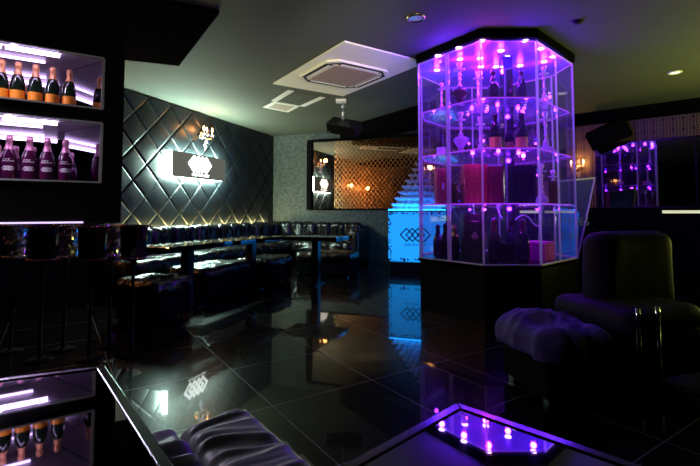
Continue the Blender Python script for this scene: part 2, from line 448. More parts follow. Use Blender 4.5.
# ================================================================= wall lights and sign on the left
LEFT_RZ = math.atan2(DL.y, DL.x)                # local x runs along the wall toward the camera
def logo(mb, cx, cz, half, step, th, y0, y1, n=4):
    for i in range(n):
        c = cx + (i - (n - 1) / 2) * step
        for sx, sz in ((1, 1), (1, -1), (-1, 1), (-1, -1)):
            a = Vector((c + sx * half, 0, cz)); b = Vector((c, 0, cz + sz * half))
            d = (b - a).normalized(); nrm = Vector((-d.z, 0, d.x)) * (th / 2)
            a2, b2 = a - d * th * .4, b + d * th * .4
            vs = [(p + o).to_tuple()[0:1] + (y,) + (p + o).to_tuple()[2:3] for y in (y0, y1) for p, o in ((a2, nrm), (b2, nrm), (b2, -nrm), (a2, -nrm))]
            mb.add(vs, [(0, 1, 2, 3), (7, 6, 5, 4), (0, 4, 5, 1), (1, 5, 6, 2), (2, 6, 7, 3), (3, 7, 4, 0)])
def sign():
    off = .17
    sa, sb = px_on(Cn, DL, NL, 171.6, off), px_on(Cn, DL, NL, 224.5, off)
    sm = (sa + sb) / 2; wd = sa - sb; zc, hh = 1.815, .41
    base = on(Cn, DL, NL, sm, .06, 0)
    # local x: toward the right as seen from the room (away from camera), local -y: out of the wall
    rz = math.atan2(-DL.y, -DL.x)
    t = thing('light_box_sign', 'glowing white light box sign with linked diamonds on the quilted wall', 'sign', base, rz)
    MB().box((0, -.105, zc), (wd, .008, hh)).build('face_plate', emit('sign_face_painted_glow', (.95, 1.0, .80), .11), t)  # faint glow put into the face in place of bounced light
    mb = MB()
    mb.box((0, -.050, zc), (wd - .012, .096, hh - .012))
    mb.build('light_body', M['e_halo'], t)
    lg = MB(); logo(lg, -.02, zc + .04, .115, .105, .045, -.118, -.110)
    lg.build('diamond_logo', M['e_signlogo'], t)
    Mx = Matrix.Translation((-.0, -.112, zc - .135)) @ Matrix.Rotation(PI / 2, 4, 'X')
    text_mesh('lettering', 'club five noir', .085, M['e_signlogo'], Mx, t)
    for sx in (-1, 1): MB().box((sx * wd * .3, .02, zc), (.03, .05, .03)).build('bracket', M['steel'], t)
sign()

def sconce(name, label, base, rz, group=None, power=8.0, sc=1.0):
    """crystal candle sconce; local +y out of the wall, z at the plate centre"""
    t = thing(name, label, 'wall light', base, rz, group); t.scale = (sc, sc, sc)
    Mx = Matrix.Rotation(-PI / 2, 4, 'X')
    MB().lathe([(.001, 0), (.06, 0), (.065, .01), (.05, .022), (.02, .03), (.001, .03)], 20, Mx).build('back_plate', M['brass'], t)
    for sx in (-1, 1):
        pts = [(0, .03, -.02), (sx * .03, .07, -.06), (sx * .08, .11, -.06), (sx * .10, .12, -.02)]
        a = MB().tube(pts, .007, 8).build('arm', M['brass'], t)
        MB().lathe([(.001, 0), (.03, .004), (.034, .014), (.001, .012)], 16, Matrix.Translation((sx * .10, .12, -.02))).build('drip_tray', M['crystal'], a)
        MB().lathe([(.001, 0), (.012, 0), (.012, .06), (.001, .06)], 12, Matrix.Translation((sx * .10, .12, -.008))).build('candle_sleeve', M['white'], a)
        MB().lathe([(.001, 0), (.011, .012), (.015, .028), (.009, .05), (.001, .068)], 12, Matrix.Translation((sx * .10, .12, .052))).build('candle_bulb', M['e_candle'], a)
    mb = MB()
    rnd = random.Random(3)
    for k in range(26):
        a = rnd.uniform(0, 2 * PI); z = rnd.uniform(-.19, .13); r = .055 * (1 - abs(z + .02) / .25)
        mb.sphere((r * math.cos(a), .075 + r * math.sin(a) * .7, z), .014, 6, 4, (1, 1, 1.5))
    mb.lathe([(.001, -.24), (.014, -.215), (.006, -.19)], 8, Matrix.Translation((0, .075, 0)))
    o = mb.build('crystal_drops', M['crystal'], t); o['kind'] = 'stuff'
    ld = bpy.data.lights.new('candle_glow', 'POINT'); ld.energy = power; ld.color = (1, .40, .10); ld.shadow_soft_size = .05
    lo = bpy.data.objects.new('candle_glow', ld); COL.objects.link(lo); lo.parent = t; lo.location = (0, .20, .09)
    return t
RZL = math.atan2(NL.y, NL.x) - PI / 2
ss = px_on(Cn, DL, NL, 203.5, .12)
sconce('crystal_sconce', 'crystal candle sconce glowing orange above the light box sign', on(Cn, DL, NL, ss, .052, 2.40), RZL, power=14, sc=1.15)
sconce('crystal_sconce', 'crystal candle sconce glowing orange on damask wallpaper, seen in the mirror at its left', on(Cn, DL, NL, 5.0, .002, 1.85), RZL, power=12)
sconce('crystal_sconce', 'crystal candle sconce glowing orange on damask wallpaper, seen in the mirror near the glass tower', on(Cn, DL, NL, 6.9, .002, 1.85), RZL, power=24)
sr = px_on(J, DR, NR, 578.5, .1)
sconce('crystal_sconce', 'crystal candle sconce glowing orange on wallpaper just right of the display cabinet', on(J, DR, NR, max(sr, .12), .002, 1.86), math.atan2(NR.y, NR.x) - PI / 2, power=8)

# LED strip behind the sofa
mb = MB(); a, b = Cn + DL * .24 + NL * .075, Cn + DL * 4.1 + NL * .075
mb.prism([a, b, b + NL * .03, a + NL * .03], .795, .815)
props(mb.build('led_strip', M['e_strip']), 'warm yellow led strip glowing along the foot of the quilted wall', 'light strip')

# ================================================================= mirror on the back wall
def back_mirror():
    sA, sB = px_on(Cn, DB, NB, 312, .03), px_on(Cn, DB, NB, 562, .03)
    base = on(Cn, DB, NB, (sA + sB) / 2, 0, 0); rz = math.atan2(DB.y, DB.x); wd = sB - sA; z0, z1 = 1.12, 2.60
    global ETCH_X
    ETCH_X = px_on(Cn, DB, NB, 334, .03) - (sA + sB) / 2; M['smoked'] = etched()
    t = thing('wall_mirror', 'long smoked mirror with a black frame on the grey back wall', 'mirror', base, rz)
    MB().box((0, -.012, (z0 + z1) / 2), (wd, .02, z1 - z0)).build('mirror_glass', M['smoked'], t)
    mb = MB(); mb.box((-wd / 2 - .055, -.04, (z0 + z1) / 2), (.11, .08, z1 - z0 + .04)); mb.box((wd / 2 + .04, -.03, (z0 + z1) / 2), (.08, .06, z1 - z0))
    mb.box((0, -.03, z1 + .025), (wd + .2, .06, .05)); mb.box((0, -.02, z0 - .012), (wd + .2, .04, .024))
    mb.build('frame', M['black_matt'], t)
back_mirror()
def right_mirrors():
    for px0, px1, lab in ((597, 640, 'black glass mirror panel on the right wall, the one beside the wallpaper'), (641, 697, 'black glass mirror panel on the right wall above the lit ledge'),
                          (698, 770, 'black glass mirror panel on the right wall at the picture edge')):
        sA, sB = px_on(J, DR, NR, px0), px_on(J, DR, NR, px1); rz = math.atan2(DR.y, DR.x)
        t = thing('wall_mirror', lab, 'mirror', on(J, DR, NR, (sA + sB) / 2, 0, 0), rz)
        MB().box((0, -.012, 1.68), (sB - sA - .01, .02, 1.06)).build('mirror_glass', M['blackglass'], t)
        mb = MB()
        for sx in (-1, 1): mb.box((sx * (sB - sA) / 2, -.014, 1.68), (.02, .026, 1.09))
        mb.box((0, -.014, 2.225), (sB - sA, .026, .025)); mb.box((0, -.014, 1.135), (sB - sA, .026, .025))
        mb.build('frame', M['black'], t)
right_mirrors()
def ledge(px0, px1, base, d, n, label, off, z=1.06):
    sA, sB = px_on(base, d, n, px0, off), px_on(base, d, n, px1, off)
    t = thing('lit_ledge', label, 'ledge', on(base, d, n, (sA + sB) / 2, .04, 0), math.atan2(d.y, d.x)); L_ = sB - sA
    MB().box((0, -(off - .06) / 2, z / 2 - .02), (L_, off - .06, z - .04)).build('cabinet_body', M['black_matt'], t)
    MB().box((0, -(off - .04) / 2, z - .01), (L_ + .02, off - .04, .02)).build('top', M['black'], t)
    MB().box((0, -(off - .045), z - .022), (L_ - .02, .012, .045)).build('light_strip', M['e_ledge'], t)
ledge(519, 561, Cn, DB, NB, 'low dark counter with a pale lit edge seen through the display cabinet', .30, 1.075)
ledge(661, 790, J, DR, NR, 'low dark counter with a pale lit edge under the right wall mirrors', .40, 1.075)

# ================================================================= ceiling things
def ac_unit():
    zb = ZC - .03
    Lp, Tp, Rp, Bp = (atz(x, y, zb).xy for x, y in ((276, 84), (353, 38), (417, 67.2), (340, 97.5)))
    c = (Lp + Tp + Rp + Bp) / 4
    ax = ((Tp - Lp) + (Rp - Bp)) / 2; bx = ((Rp - Tp) + (Bp - Lp)) / 2
    la, lb = ax.length, bx.length; rz = math.atan2(ax.y, ax.x)
    t = thing('ceiling_air_conditioner', 'cream cassette air conditioner with a square plate on the ceiling', 'air conditioner', (c.x, c.y, ZC), rz)
    MB().box((0, 0, -.012), (la, lb, .02)).build('mounting_plate', M['ac_white'], t, bevel=.004)
    g = min(la, lb) * .80
    def octo(h, cut): return [(h, -h + cut), (h, h - cut), (h - cut, h), (-h + cut, h), (-h, h - cut), (-h, -h + cut), (-h + cut, -h), (h - cut, -h)]
    MB().prism(octo(g / 2, g * .12), -.050, -.022).build('panel', M['ac_white'], t, bevel=.012)
    MB().prism(octo(g * .345, g * .03), -.056, -.049).build('intake_grill', M['ac_grill'], t, bevel=.003)
    for k in range(4):
        a = k * PI / 2; R_ = Matrix.Rotation(a, 4, 'Z')
        s_ = MB().box((g * .425, 0, -.0505), (g * .11, g * .66, .004), M=R_).build('air_slot', M['dark_slot'], t)
        MB().box((g * .405, 0, -.054), (g * .045, g * .60, .005), M=R_).build('louver', M['ac_white'], s_)
    # corner covers
    for k in range(4):
        R_ = Matrix.Rotation(k * PI / 2 + PI / 4, 4, 'Z')
        MB().box((g * .545, 0, -.0505), (g * .035, g * .15, .004), M=R_).build('corner_slot', M['dark_slot'], t)
ac_unit()
def hatch():
    zb = ZC - .012
    c = [atz(x, y, zb) for x, y in ((274, 101.5), (291, 91), (322.5, 97.5), (302, 106.5))]
    ctr = sum(c, Vector()) / 4
    t = thing('ceiling_hatch', 'ceiling access hatch with two white frame strips beyond the air conditioner', 'ceiling hatch', (ctr.x, ctr.y, ZC))
    def bar(p, q, wd, name, mat):
        d = (q - p).normalized(); n = Vector((-d.y, d.x, 0)) * wd / 2
        return MB().prism([(p + n).xy, (q + n).xy, (q - n).xy, (p - n).xy], zb, ZC - .003).build(name, mat, t, world=True)
    bar(c[0], c[1], .09, 'frame_strip', M['white']); bar(c[3], c[2], .09, 'frame_strip', M['white'])
    MB().prism([p.xy for p in c], ZC - .006, ZC - .003).build('cover', M['ceiling'], t, world=True)
    v = [atz(x, y, zb) for x, y in ((263, 107.5), (274, 101.8), (300, 106.2), (288, 112.5))]; ctr = sum(v, Vector()) / 4
    t2 = thing('ceiling_vent', 'small white vent plate on the ceiling next to the hatch', 'vent', (ctr.x, ctr.y, ZC))
    MB().prism([p.xy for p in v], zb, ZC - .003).build('vent_frame', M['white'], t2, world=True)
    u = [ctr + (p - ctr) * .72 for p in v]; u = [Vector((p.x, p.y, 0)) for p in u]
    mb = MB(); 
    for k in range(6):
        f0, f1 = (k + .15) / 6, (k + .7) / 6
        mb.prism([u[0].lerp(u[1], f0).xy, u[0].lerp(u[1], f1).xy, u[3].lerp(u[2], f1).xy, u[3].lerp(u[2], f0).xy], zb - .003, zb - .0005)
    mb.build('slats', M['ac_grill'], t2, world=True)
hatch()
def downlight(px, py, label, ring, lens, r=.06):
    p = atz(px, py, ZC - .01)
    t = thing('ceiling_downlight', label, 'ceiling light', (p.x, p.y, ZC))
    MB().lathe([(r * .7, -.004), (r * .85, -.014), (r, -.010), (r * 1.04, -.001)], 28).build('trim_ring', ring, t)
    MB().lathe([(.0005, -.005), (r * .74, -.005)], 28).build('lens', lens, t)
    return p
dp = downlight(675, 73, 'small lit round downlight in the olive ceiling at right', M['white'], M['e_down'], .075)
downlight(416, 19, 'small brass coloured round downlight in the ceiling above the display cabinet', M['brass'], pbr('brass_lens', (.6, .45, .3), .3, .6), .085)
p = atz(578, 22, ZC - .01)
o = MB().lathe([(.0005, -.03), (.03, -.028), (.042, -.012), (.045, -.001)], 20).build('smoke_detector', M['dark_slot']); o.location = (p.x, p.y, ZC)
props(o, 'small dark round detector on the ceiling right of the cabinet', 'detector')
def ceiling_speaker():
    zt = ZC - .003
    p = atz(341, 100, zt); d = p.y
    t = thing('ceiling_speaker', 'black speaker hanging tilted from a ceiling bracket below the air conditioner', 'speaker', (p.x, p.y, ZC))
    MB().box((0, 0, -.02), (.16, .16, .035)).build('ceiling_plate', M['white'], t, bevel=.004)
    mb = MB(); mb.tube([(.03, 0, -.03), (.03, 0, -.36)], .012, 8)
    for z in (-.1, -.2, -.29): mb.sphere((.03, 0, z), .026, 10, 6)
    mb.build('hanging_rod', M['steel'], t)
    q = atd(344, 127, d) - Vector((p.x, p.y, ZC))
    Mx = Matrix.Translation(q) @ Matrix.Rotation(math.radians(-24), 4, 'Z') @ Matrix.Rotation(math.radians(14), 4, 'Y') @ Matrix.Rotation(math.radians(38), 4, 'X')
    MB().box((0, 0, 0), (.50, .24, .17), M=Mx).build('enclosure', M['black'], t, bevel=.01)
    MB().box((0, -.124, 0), (.46, .01, .14), M=Mx).build('grill', M['black_matt'], t)
    mb = MB(); mb.sphere((0, 0, 0), .02, 8, 6); mb.v = [tuple(Mx @ Vector((v[0] - .2, v[1] - .125, v[2] - .06))) for v in mb.v]
    mb.build('logo_stud', M['chrome'], t)
ceiling_speaker()
def wall_speaker():
    s = px_on(J, DR, NR, 611, .2)
    b = on(J, DR, NR, s, .01, 0); c = atd(611, 134, on(J, DR, NR, s, .25, 0).y)
    t = thing('wall_speaker', 'black speaker tilted down on the wallpaper above the right mirrors', 'speaker', (b.x, b.y, c.z), math.atan2(DR.y, DR.x))
    MB().box((0, -.06, 0), (.06, .12, .06)).build('bracket', M['black'], t)
    Mx = Matrix.Translation((0, -.24, 0)) @ Matrix.Rotation(math.radians(-20), 4, 'Y') @ Matrix.Rotation(math.radians(22), 4, 'X')
    MB().box((0, 0, 0), (.62, .26, .30), M=Mx).build('enclosure', M['black_matt'], t, bevel=.012)
    MB().box((0, -.134, 0), (.58, .01, .26), M=Mx).build('grill', M['black_matt'], t)
wall_speaker()

# ================================================================= bar shelf
Qc = Vector((-1.43, 2.75)); DBR = Vector((-.83, -.556)); NBR = Vector((.556, -.83))   # front face of the shelf unit
BRZ = math.atan2(.556, .83)
def bar_shelf():
    t = thing('bar_shelf_unit', 'black bar shelf unit with two mirror lined niches lit by lavender tubes', 'shelf', (Qc.x, Qc.y, 0), BRZ)
    # local x: 0 at the right corner, negative to the left; -y toward the room
    W, D = 1.8, .46; xr, xl = -.115, -1.3
    zb, z1, z2, z3, z4, zt = .985, 1.233, 1.594, 1.686, 2.0, 2.752
    mb = MB()
    mb.box((-W / 2, D / 2, (zb + z1) / 2), (W, D, z1 - zb)); mb.box((-W / 2, D / 2, (z2 + z3) / 2), (W, D, z3 - z2)); mb.box((-W / 2, D / 2, (z4 + zt) / 2), (W, D, zt - z4))
    for za, zc in ((z1, z2), (z3, z4)):
        mb.box((xr / 2, D / 2, (za + zc) / 2), (-xr, D, zc - za)); mb.box(((xl - W) / 2, D / 2, (za + zc) / 2), (W + xl, D, zc - za))
        mb.box(((xl + xr) / 2, D - .02, (za + zc) / 2), (xr - xl, .04, zc - za))
    mb.box((-1.45, D / 2, zb / 2), (.7, D - .02, zb))
    mb.build('carcass', M['brown_dark'], t)
    sp_ = .19
    for za, zc in ((z1, z2), (z3, z4)):
        xb = xr - sp_
        MB().box(((xl + xb) / 2, D - .045, (za + zc) / 2), (xb - xl, .008, zc - za - .004)).build('back_mirror', M['mirror'], t)
        MB().prism([(xr, .004), (xb, D - .042), (xb + .03, D - .042), (xr + .006, .004)], za + .001, zc - .001).build('side_mirror', M['mirror'], t)
        MB().box((xl + .005, D / 2 - .02, (za + zc) / 2), (.008, D - .06, zc - za - .004)).build('side_mirror', M['mirror'], t)
        MB().prism([(xl, .004), (xr - .005, .004), (xb - .003, D - .05), (xl, D - .05)], zc - .007, zc - .001).build('soffit_panel', M['mauve'], t)
        mb = MB()
        mb.box((xr - .003, -.003, (za + zc) / 2), (.016, .008, zc - za)); mb.box(((xl + xr) / 2, -.003, zc + .002), (xr - xl, .008, .010)); mb.box(((xl + xr) / 2, -.003, za - .002), (xr - xl, .008, .010))
        mb.build('metal_edging', M['frame'], t)
        MB().tube([(-1.2, .22, zc - .018), (-.42, .22, zc - .018)], .008, 8).build('light_tube', M['e_tube_added'], t)  # dim rear tube added for more bright stripes in the mirrors
        for x0, x1, yy, zz in ((-1.2, -.62, .018, zc - .022), (-.60, -.345, .018, zc - .022)):
            tb = MB().tube([(x0, yy, zz), (x1, yy, zz)], .012, 10).build('light_tube', M['e_tube'], t)
            MB().box(((x0 + x1) / 2, yy, zz + .0145), (x1 - x0 + .02, .022, .006)).build('tube_holder', M['white'], tb)
    MB().box(((-.75 + xl) / 2 + .35, -.004, zb + .004), (.95, .010, .010)).build('base_light', M['e_base'], t)
    return t
bar_shelf()
def bar_pt(x, y, z):
    p = Qc + Vector((.83, .556)) * x + Vector((-.556, .83)) * y; return Vector((p.x, p.y, z))
def bar_px(px, y):                               # local x of the bar unit where a pixel column is met at inset y
    b = Qc + Vector((-.556, .83)) * y; k = (px - 350) / F
    return (k * b.y - b.x) / (.83 - k * .556)
def champagne(label, loc, glass, labelmat, foil, prt=None, h=.25, group=None, lab=(.02, .085), name='champagne_bottle'):
    t = thing(name, label, 'bottle', loc, 0, group); k = h / .25
    prof = [(.0005, .004), (.028, 0), (.035, .004), (.0365, .02), (.0365, .115), (.033, .14), (.022, .172), (.0155, .19), (.0135, .215), (.0135, .24)]
    MB().lathe([(r * k, z * k) for r, z in prof], 20).build('body', glass, t)
    MB().lathe([(r * k, z * k) for r, z in [(.0232, .170), (.0168, .19), (.0148, .213), (.0175, .218), (.0175, .236), (.012, .247), (.0005, .25)]], 16).build('foil', foil, t)
    if labelmat:
        MB().lathe([(.0369 * k, lab[0] * k), (.0369 * k, lab[1] * k)], 20).build('front_label', labelmat, t)
    if prt:
        # printed diamonds and a signature line wrapped on the front of the glass
        mb = MB(); 
        for i in range(4):
            a0 = (i - 1.5) * .30
            for sx, sz in ((1, 1), (1, -1), (-1, 1), (-1, -1)):
                pts = [(a0 + sx * .32, .066), (a0, .066 + sz * .011)]
                w_ = .0030
                q = []
                for aa, z in pts:
                    q += [(aa, z - w_), (aa, z + w_)]
                vs = [(.0369 * k * math.sin(aa), -.0369 * k * math.cos(aa), z * k) for aa, z in q]
                mb.add(vs, [(0, 2, 3, 1)])
        for j, z in enumerate((.100, .110)):
            for i in range(5):
                a0 = -.8 + i * .32 + j * .1
                vs = [(.0375 * k * math.sin(a), -.0375 * k * math.cos(a), zz * k) for a, zz in ((a0, z), (a0 + .25, z + .004), (a0 + .25, z + .009), (a0, z + .004))]
                if j == 0 or i < 3: mb.add(vs, [(0, 1, 2, 3)])
        mb.build('printed_logo', prt, t)
    return t
zu, zl = 1.686, 1.233
for zc_ in (1.594, 2.0):                         # the tubes' own light, thrown out over the room
    p = bar_pt(-.62, -.004, zc_ - .018); tg = Vector((-.45, 1.2, .45))
    area(p, tg, .012, .56, 14, (.86, .80, 1.0), 'tube_light')
    lo = bpy.data.objects[[o.name for o in bpy.data.objects if o.name.startswith('tube_light')][-1]]
    zax = -(tg - p).normalized(); yax = Vector((.83, .556, 0)); yax = (yax - zax * yax.dot(zax)).normalized(); xax = yax.cross(zax)
    lo.rotation_euler = Matrix((xax, yax, zax)).transposed().to_euler()
b0 = None
ord_ = ['leftmost whole one', 'second whole one', 'third whole one', 'rightmost']
for i, px in enumerate((-4, 13, 31, 48.5, 65.5)):
    lab = 'dark bottle with orange label on the upper bar shelf, ' + (['cut off at the edge'] + ord_)[i]
    p = bar_pt(bar_px(px, .16), .16, zu + .001)
    if b0 is None: b0 = champagne(lab, p, M['green_glass'], M['orange_label'], M['orange_foil'], group='orange label bottles on the upper bar shelf', h=.258, lab=(.012, .078)); b0.rotation_euler = (0, 0, BRZ)
    else: dup(b0, p, None, lab)
b1 = None
for i, px in enumerate((-14, 7, 27.5, 45.5, 64)):
    lab = 'rose bottle with white print on the lower bar shelf, ' + (['cut off at the edge'] + ord_)[i]
    p = bar_pt(bar_px(px, .16), .16, zl + .001)
    if b1 is None: b1 = champagne(lab, p, M['pink_glass'], None, M['pink_foil'], M['pink_pale'], group='rose bottles on the lower bar shelf', h=.268); b1.rotation_euler = (0, 0, BRZ)
    else: dup(b1, p, None, lab)
def tumbler(name, label, loc, r=.03, h=.07, mat=None, group=None):
    o = MB().lathe([(.0005, .004), (r * .8, 0), (r * .85, .003), (r, h), (r * .92, h), (r * .78, .010), (.0005, .010)], 16).build(name, mat or M['crystal']); o.location = loc
    return props(o, label, 'glass', group)
# champagne bucket stands under and beyond the shelf
def bucket_stand(px, base_y, label, mat, rim, w_=.095, group='champagne bucket stands under the bar shelf'):
    p = atz(px, base_y, 0)
    t = thing('bucket_stand', label, 'bucket stand', (p.x, p.y, 0), 0, group)
    MB().lathe([(.0005, .022), (.02, .022), (.06, .016), (.085, .006), (.087, 0), (.0005, 0)], 24).build('base', M['black_matt'], t)
    MB().lathe([(.013, .018), (.011, .3), (.011, .64), (.02, .68), (.045, .69)], 12).build('pole', M['black_gloss'], t)
    bk = MB()
    if mat is crys:
        rr_ = random.Random(px); nr, ns = 9, 26
        vs = [((w_ * (.88 + .12 * i / nr) + rr_.uniform(-.006, .006)) * math.cos(2 * PI * (k + .5 * (i % 2)) / ns), (w_ * (.88 + .12 * i / nr) + rr_.uniform(-.006, .006)) * math.sin(2 * PI * (k + .5 * (i % 2)) / ns), .70 + .25 * i / nr) for i in range(nr + 1) for k in range(ns)]
        fs = []
        for i in range(nr):
            for k in range(ns):
                a, b, c, d = i * ns + k, i * ns + (k + 1) % ns, (i + 1) * ns + (k + 1) % ns, (i + 1) * ns + k
                fs += [(a, b, c), (a, c, d)]
        bk.add(vs, fs + [tuple(range(ns))[::-1]])
        bk = bk.build('bucket', mat, t)
    else: bk = bk.lathe([(.0005, .70), (w_ * .86, .70), (w_ * .9, .71), (w_, .95), (w_ * 1.04, .955), (w_ * .96, .955), (w_ * .86, .72), (.0005, .72)], 14, smooth=False).build('bucket', mat, t)
    for z, rr in ((.945, 1.03), (.712, .93)):
        mb = MB()
        for k in range(22):
            a = 2 * PI * k / 22; mb.sphere((w_ * rr * math.cos(a), w_ * rr * math.sin(a), z), .009, 7, 5)
        mb.build('studded_band', rim, bk)
    return t
rim_m = pbr('rose_studs', (.9, .35, .45), .15, 1.0)
crys = pbr('crystal_facets', (.8, .72, .85), .14, 1.0)
bucket_stand(39, 361, 'dark champagne bucket stand under the bar shelf, near the left edge', M['acrylic'], rim_m)
bucket_stand(89, 360, 'dark champagne bucket stand under the right part of the bar shelf', M['acrylic'], rim_m)
bucket_stand(131, 355, 'dark champagne bucket stand right of the bar shelf, in front of the sofa', M['acrylic'], rim_m)
bucket_stand(10, 352, 'sparkling faceted bucket stand at the left picture edge', crys, M['chrome'], .075)
bucket_stand(63, 350, 'sparkling faceted bucket stand between the two dark ones under the shelf', crys, M['chrome'], .085)
bucket_stand(109, 347, 'sparkling faceted bucket stand between the dark ones near the sofa', crys, M['chrome'], .085)

# ================================================================= sofas, ottomans and tables on the left
def wrinkle(amp, sx, sy, seed, fine=.4):
    def f(p, n):
        v = noise.noise(Vector((p.x * sx + seed, p.y * sy, p.z * sy * .6)))
        v2 = noise.noise(Vector((p.x * sx * 2.3 + seed, p.y * sy * 2.0 + 5, p.z * 3)))
        return amp * ((1 - abs(v) * 2) + fine * (1 - abs(v2) * 2)) * (1 if n.z > -.5 else 0)
    return f
def sofa(name, label, base, rz, length, nseat, arm_right=False, wr=.022, corner=False):
    """local x along the sofa, y 0 at the wall side, -y into the room"""
    t = thing(name, label, 'sofa', base, rz)
    MB().box((length / 2, -.40, .13), (length, .72, .22)).build('base', M['black_matt'], t)
    MB().box((length / 2, -.07, .50), (length, .12, .54)).build('back_frame', M['leather'], t)
    n = nseat; sl = length / n
    for i in range(n):
        MB().rbox((sl * (i + .5), -.46, .335), (sl - .008, .62, .20), .06, 44, disp=wrinkle(wr, 4, 9, i * 7.3)).build('seat_cushion', M['leather'], t)
        m = 3 if sl > 1.0 else 2
        for j in range(m):
            bl = sl / m
            MB().rbox((sl * i + bl * (j + .5), -.19, .60), (bl + .004, .18, .44), .07, 24, disp=wrinkle(wr * 1.1, 9, 5, i * 3.1 + j * 11)).build('back_cushion', M['leather'], t)
    if corner:
        MB().box((length - .03, -.46, .50), (.06, .66, .54)).build('back_frame', M['leather'], t)
        for j in range(2):
            MB().rbox((length - .14, -.38 - .30 * j, .60), (.18, .30, .44), .07, 24, disp=wrinkle(wr * 1.1, 9, 5, 50 + j * 11)).build('back_cushion', M['leather'], t)
    if arm_right:
        MB().rbox((length + .08, -.40, .36), (.16, .76, .68), .05, 10).build('armrest', M['leather'], t)
    return t
rzS = math.atan2(-DL.y, -DL.x)                   # along the left wall, away from camera
sofa('lounge_sofa', 'long black leather sofa with gathered cushions along the quilted left wall', on(Cn, DL, NL, 4.75, .09, 0), rzS, 4.68, 4, corner=True)
rzB = math.atan2(DB.y, DB.x)
sE = px_on(Cn, DB, NB, 356, .5)
sofa('lounge_sofa', 'short black leather sofa with tufted back below the wall mirror', on(Cn, DB, NB, .905, .03, 0), rzB, sE - .905, 2, True)

def ottoman(label, loc, rz, size, zt=.38, seed=1.0, mat=None, n=36, wr=.02, group=None, k=(5, 12), mound=0.0):
    t = thing('ottoman', label, 'ottoman', (loc[0], loc[1], 0), rz, group)
    MB().box((0, 0, (zt - .12) / 2 + .02), (size[0] - .02, size[1] - .02, zt - .16)).build('base', M['black_matt'], t, bevel=.01)
    MB().rbox((0, 0, zt - .07), (size[0], size[1], .14), .05, n, disp=(lambda p, n_, w_=wrinkle(wr, k[0], k[1], seed): w_(p, n_) + mound * math.exp(-((p.x + .02) ** 2 + (p.y - .05) ** 2) / .02) * max(0, n_.z))).build('seat_cushion', mat or M['leather'], t)
    mb = MB()
    for sx in (-1, 1):
        for sy in (-1, 1): mb = MB().box((sx * (size[0] / 2 - .06), sy * (size[1] / 2 - .06), .02), (.05, .05, .04)).build('foot', M['black_gloss'], t)
    return t
RZW = rzS
def place_by_corner(px, py, z, rz, dx, dy):
    p = atz(px, py, z).xy; c = p + Vector((math.cos(rz), math.sin(rz))) * dx + Vector((-math.sin(rz), math.cos(rz))) * dy
    return (c.x, c.y)
# local frame: x away from the camera along the left wall, y to the left (towards that wall)
ottoman('black leather ottoman in front of the left sofa, the one nearest the bucket stands', place_by_corner(192, 276, .40, RZW, -.25, .24), RZW, (.5, .5), .40, 2.0)
ottoman('black leather ottoman in front of the left sofa, second from the bucket stands', place_by_corner(205, 270, .38, RZW, .48, .27), RZW, (.95, .54), .38, 5.0)
ottoman('black leather ottoman by the corner of the two sofas', place_by_corner(262, 262, .38, RZW, .55, .27), RZW, (.68, .54), .38, 8.0)
ottoman('wide dark ottoman in front of the short sofa', place_by_corner(300, 252, .38, rzB, .42, .2), rzB, (.95, .5), .38, 3.0)
def wall_quad(px, py, z, rz, L_, W_):
    p = atz(px, py, z).xy; a = Vector((math.cos(rz), math.sin(rz))); b = Vector((-math.sin(rz), math.cos(rz)))
    return [p, p + a * L_, p + a * L_ + b * W_, p + b * W_]
def low_table2(label, px, py, rz, L_, W_, z=.70, cx=0.0, x0=0.0):
    q = wall_quad(px, py, z, rz, L_, W_); q = [v + Vector((math.cos(rz), math.sin(rz))) * x0 for v in q]; ctr = sum(q, Vector((0, 0))) / 4
    t = thing('side_table', label, 'table', (ctr.x, ctr.y, 0), rz, 'black topped side tables by the sofas')
    MB().prism(q, z - .028, z).build('table_top', M['tabletop'], t, world=True, bevel=.004)
    MB().prism([ctr + (p - ctr) * 1.012 for p in q], z - .055, z - .028).build('edge_band', M['black_gloss'], t, world=True)
    MB().box((cx, 0, (z - .05) / 2 + .005), (.10, .10, z - .06)).build('column', M['black'], t)
    MB().box((cx, 0, .008), (.13, .36, .016)).build('foot_plate', M['black'], t)
low_table2('dark glossy side table in front of the left sofa, nearest the bucket stands', 169, 247.5, RZW, 1.15, .5)
low_table2('dark glossy side table in front of the left sofa, farther one', 241, 240.5, RZW, 1.12, .5, cx=.075)
low_table2('dark glossy side table in front of the short sofa under the mirror', 272, 236.2, rzB, .82, .5, x0=.18)

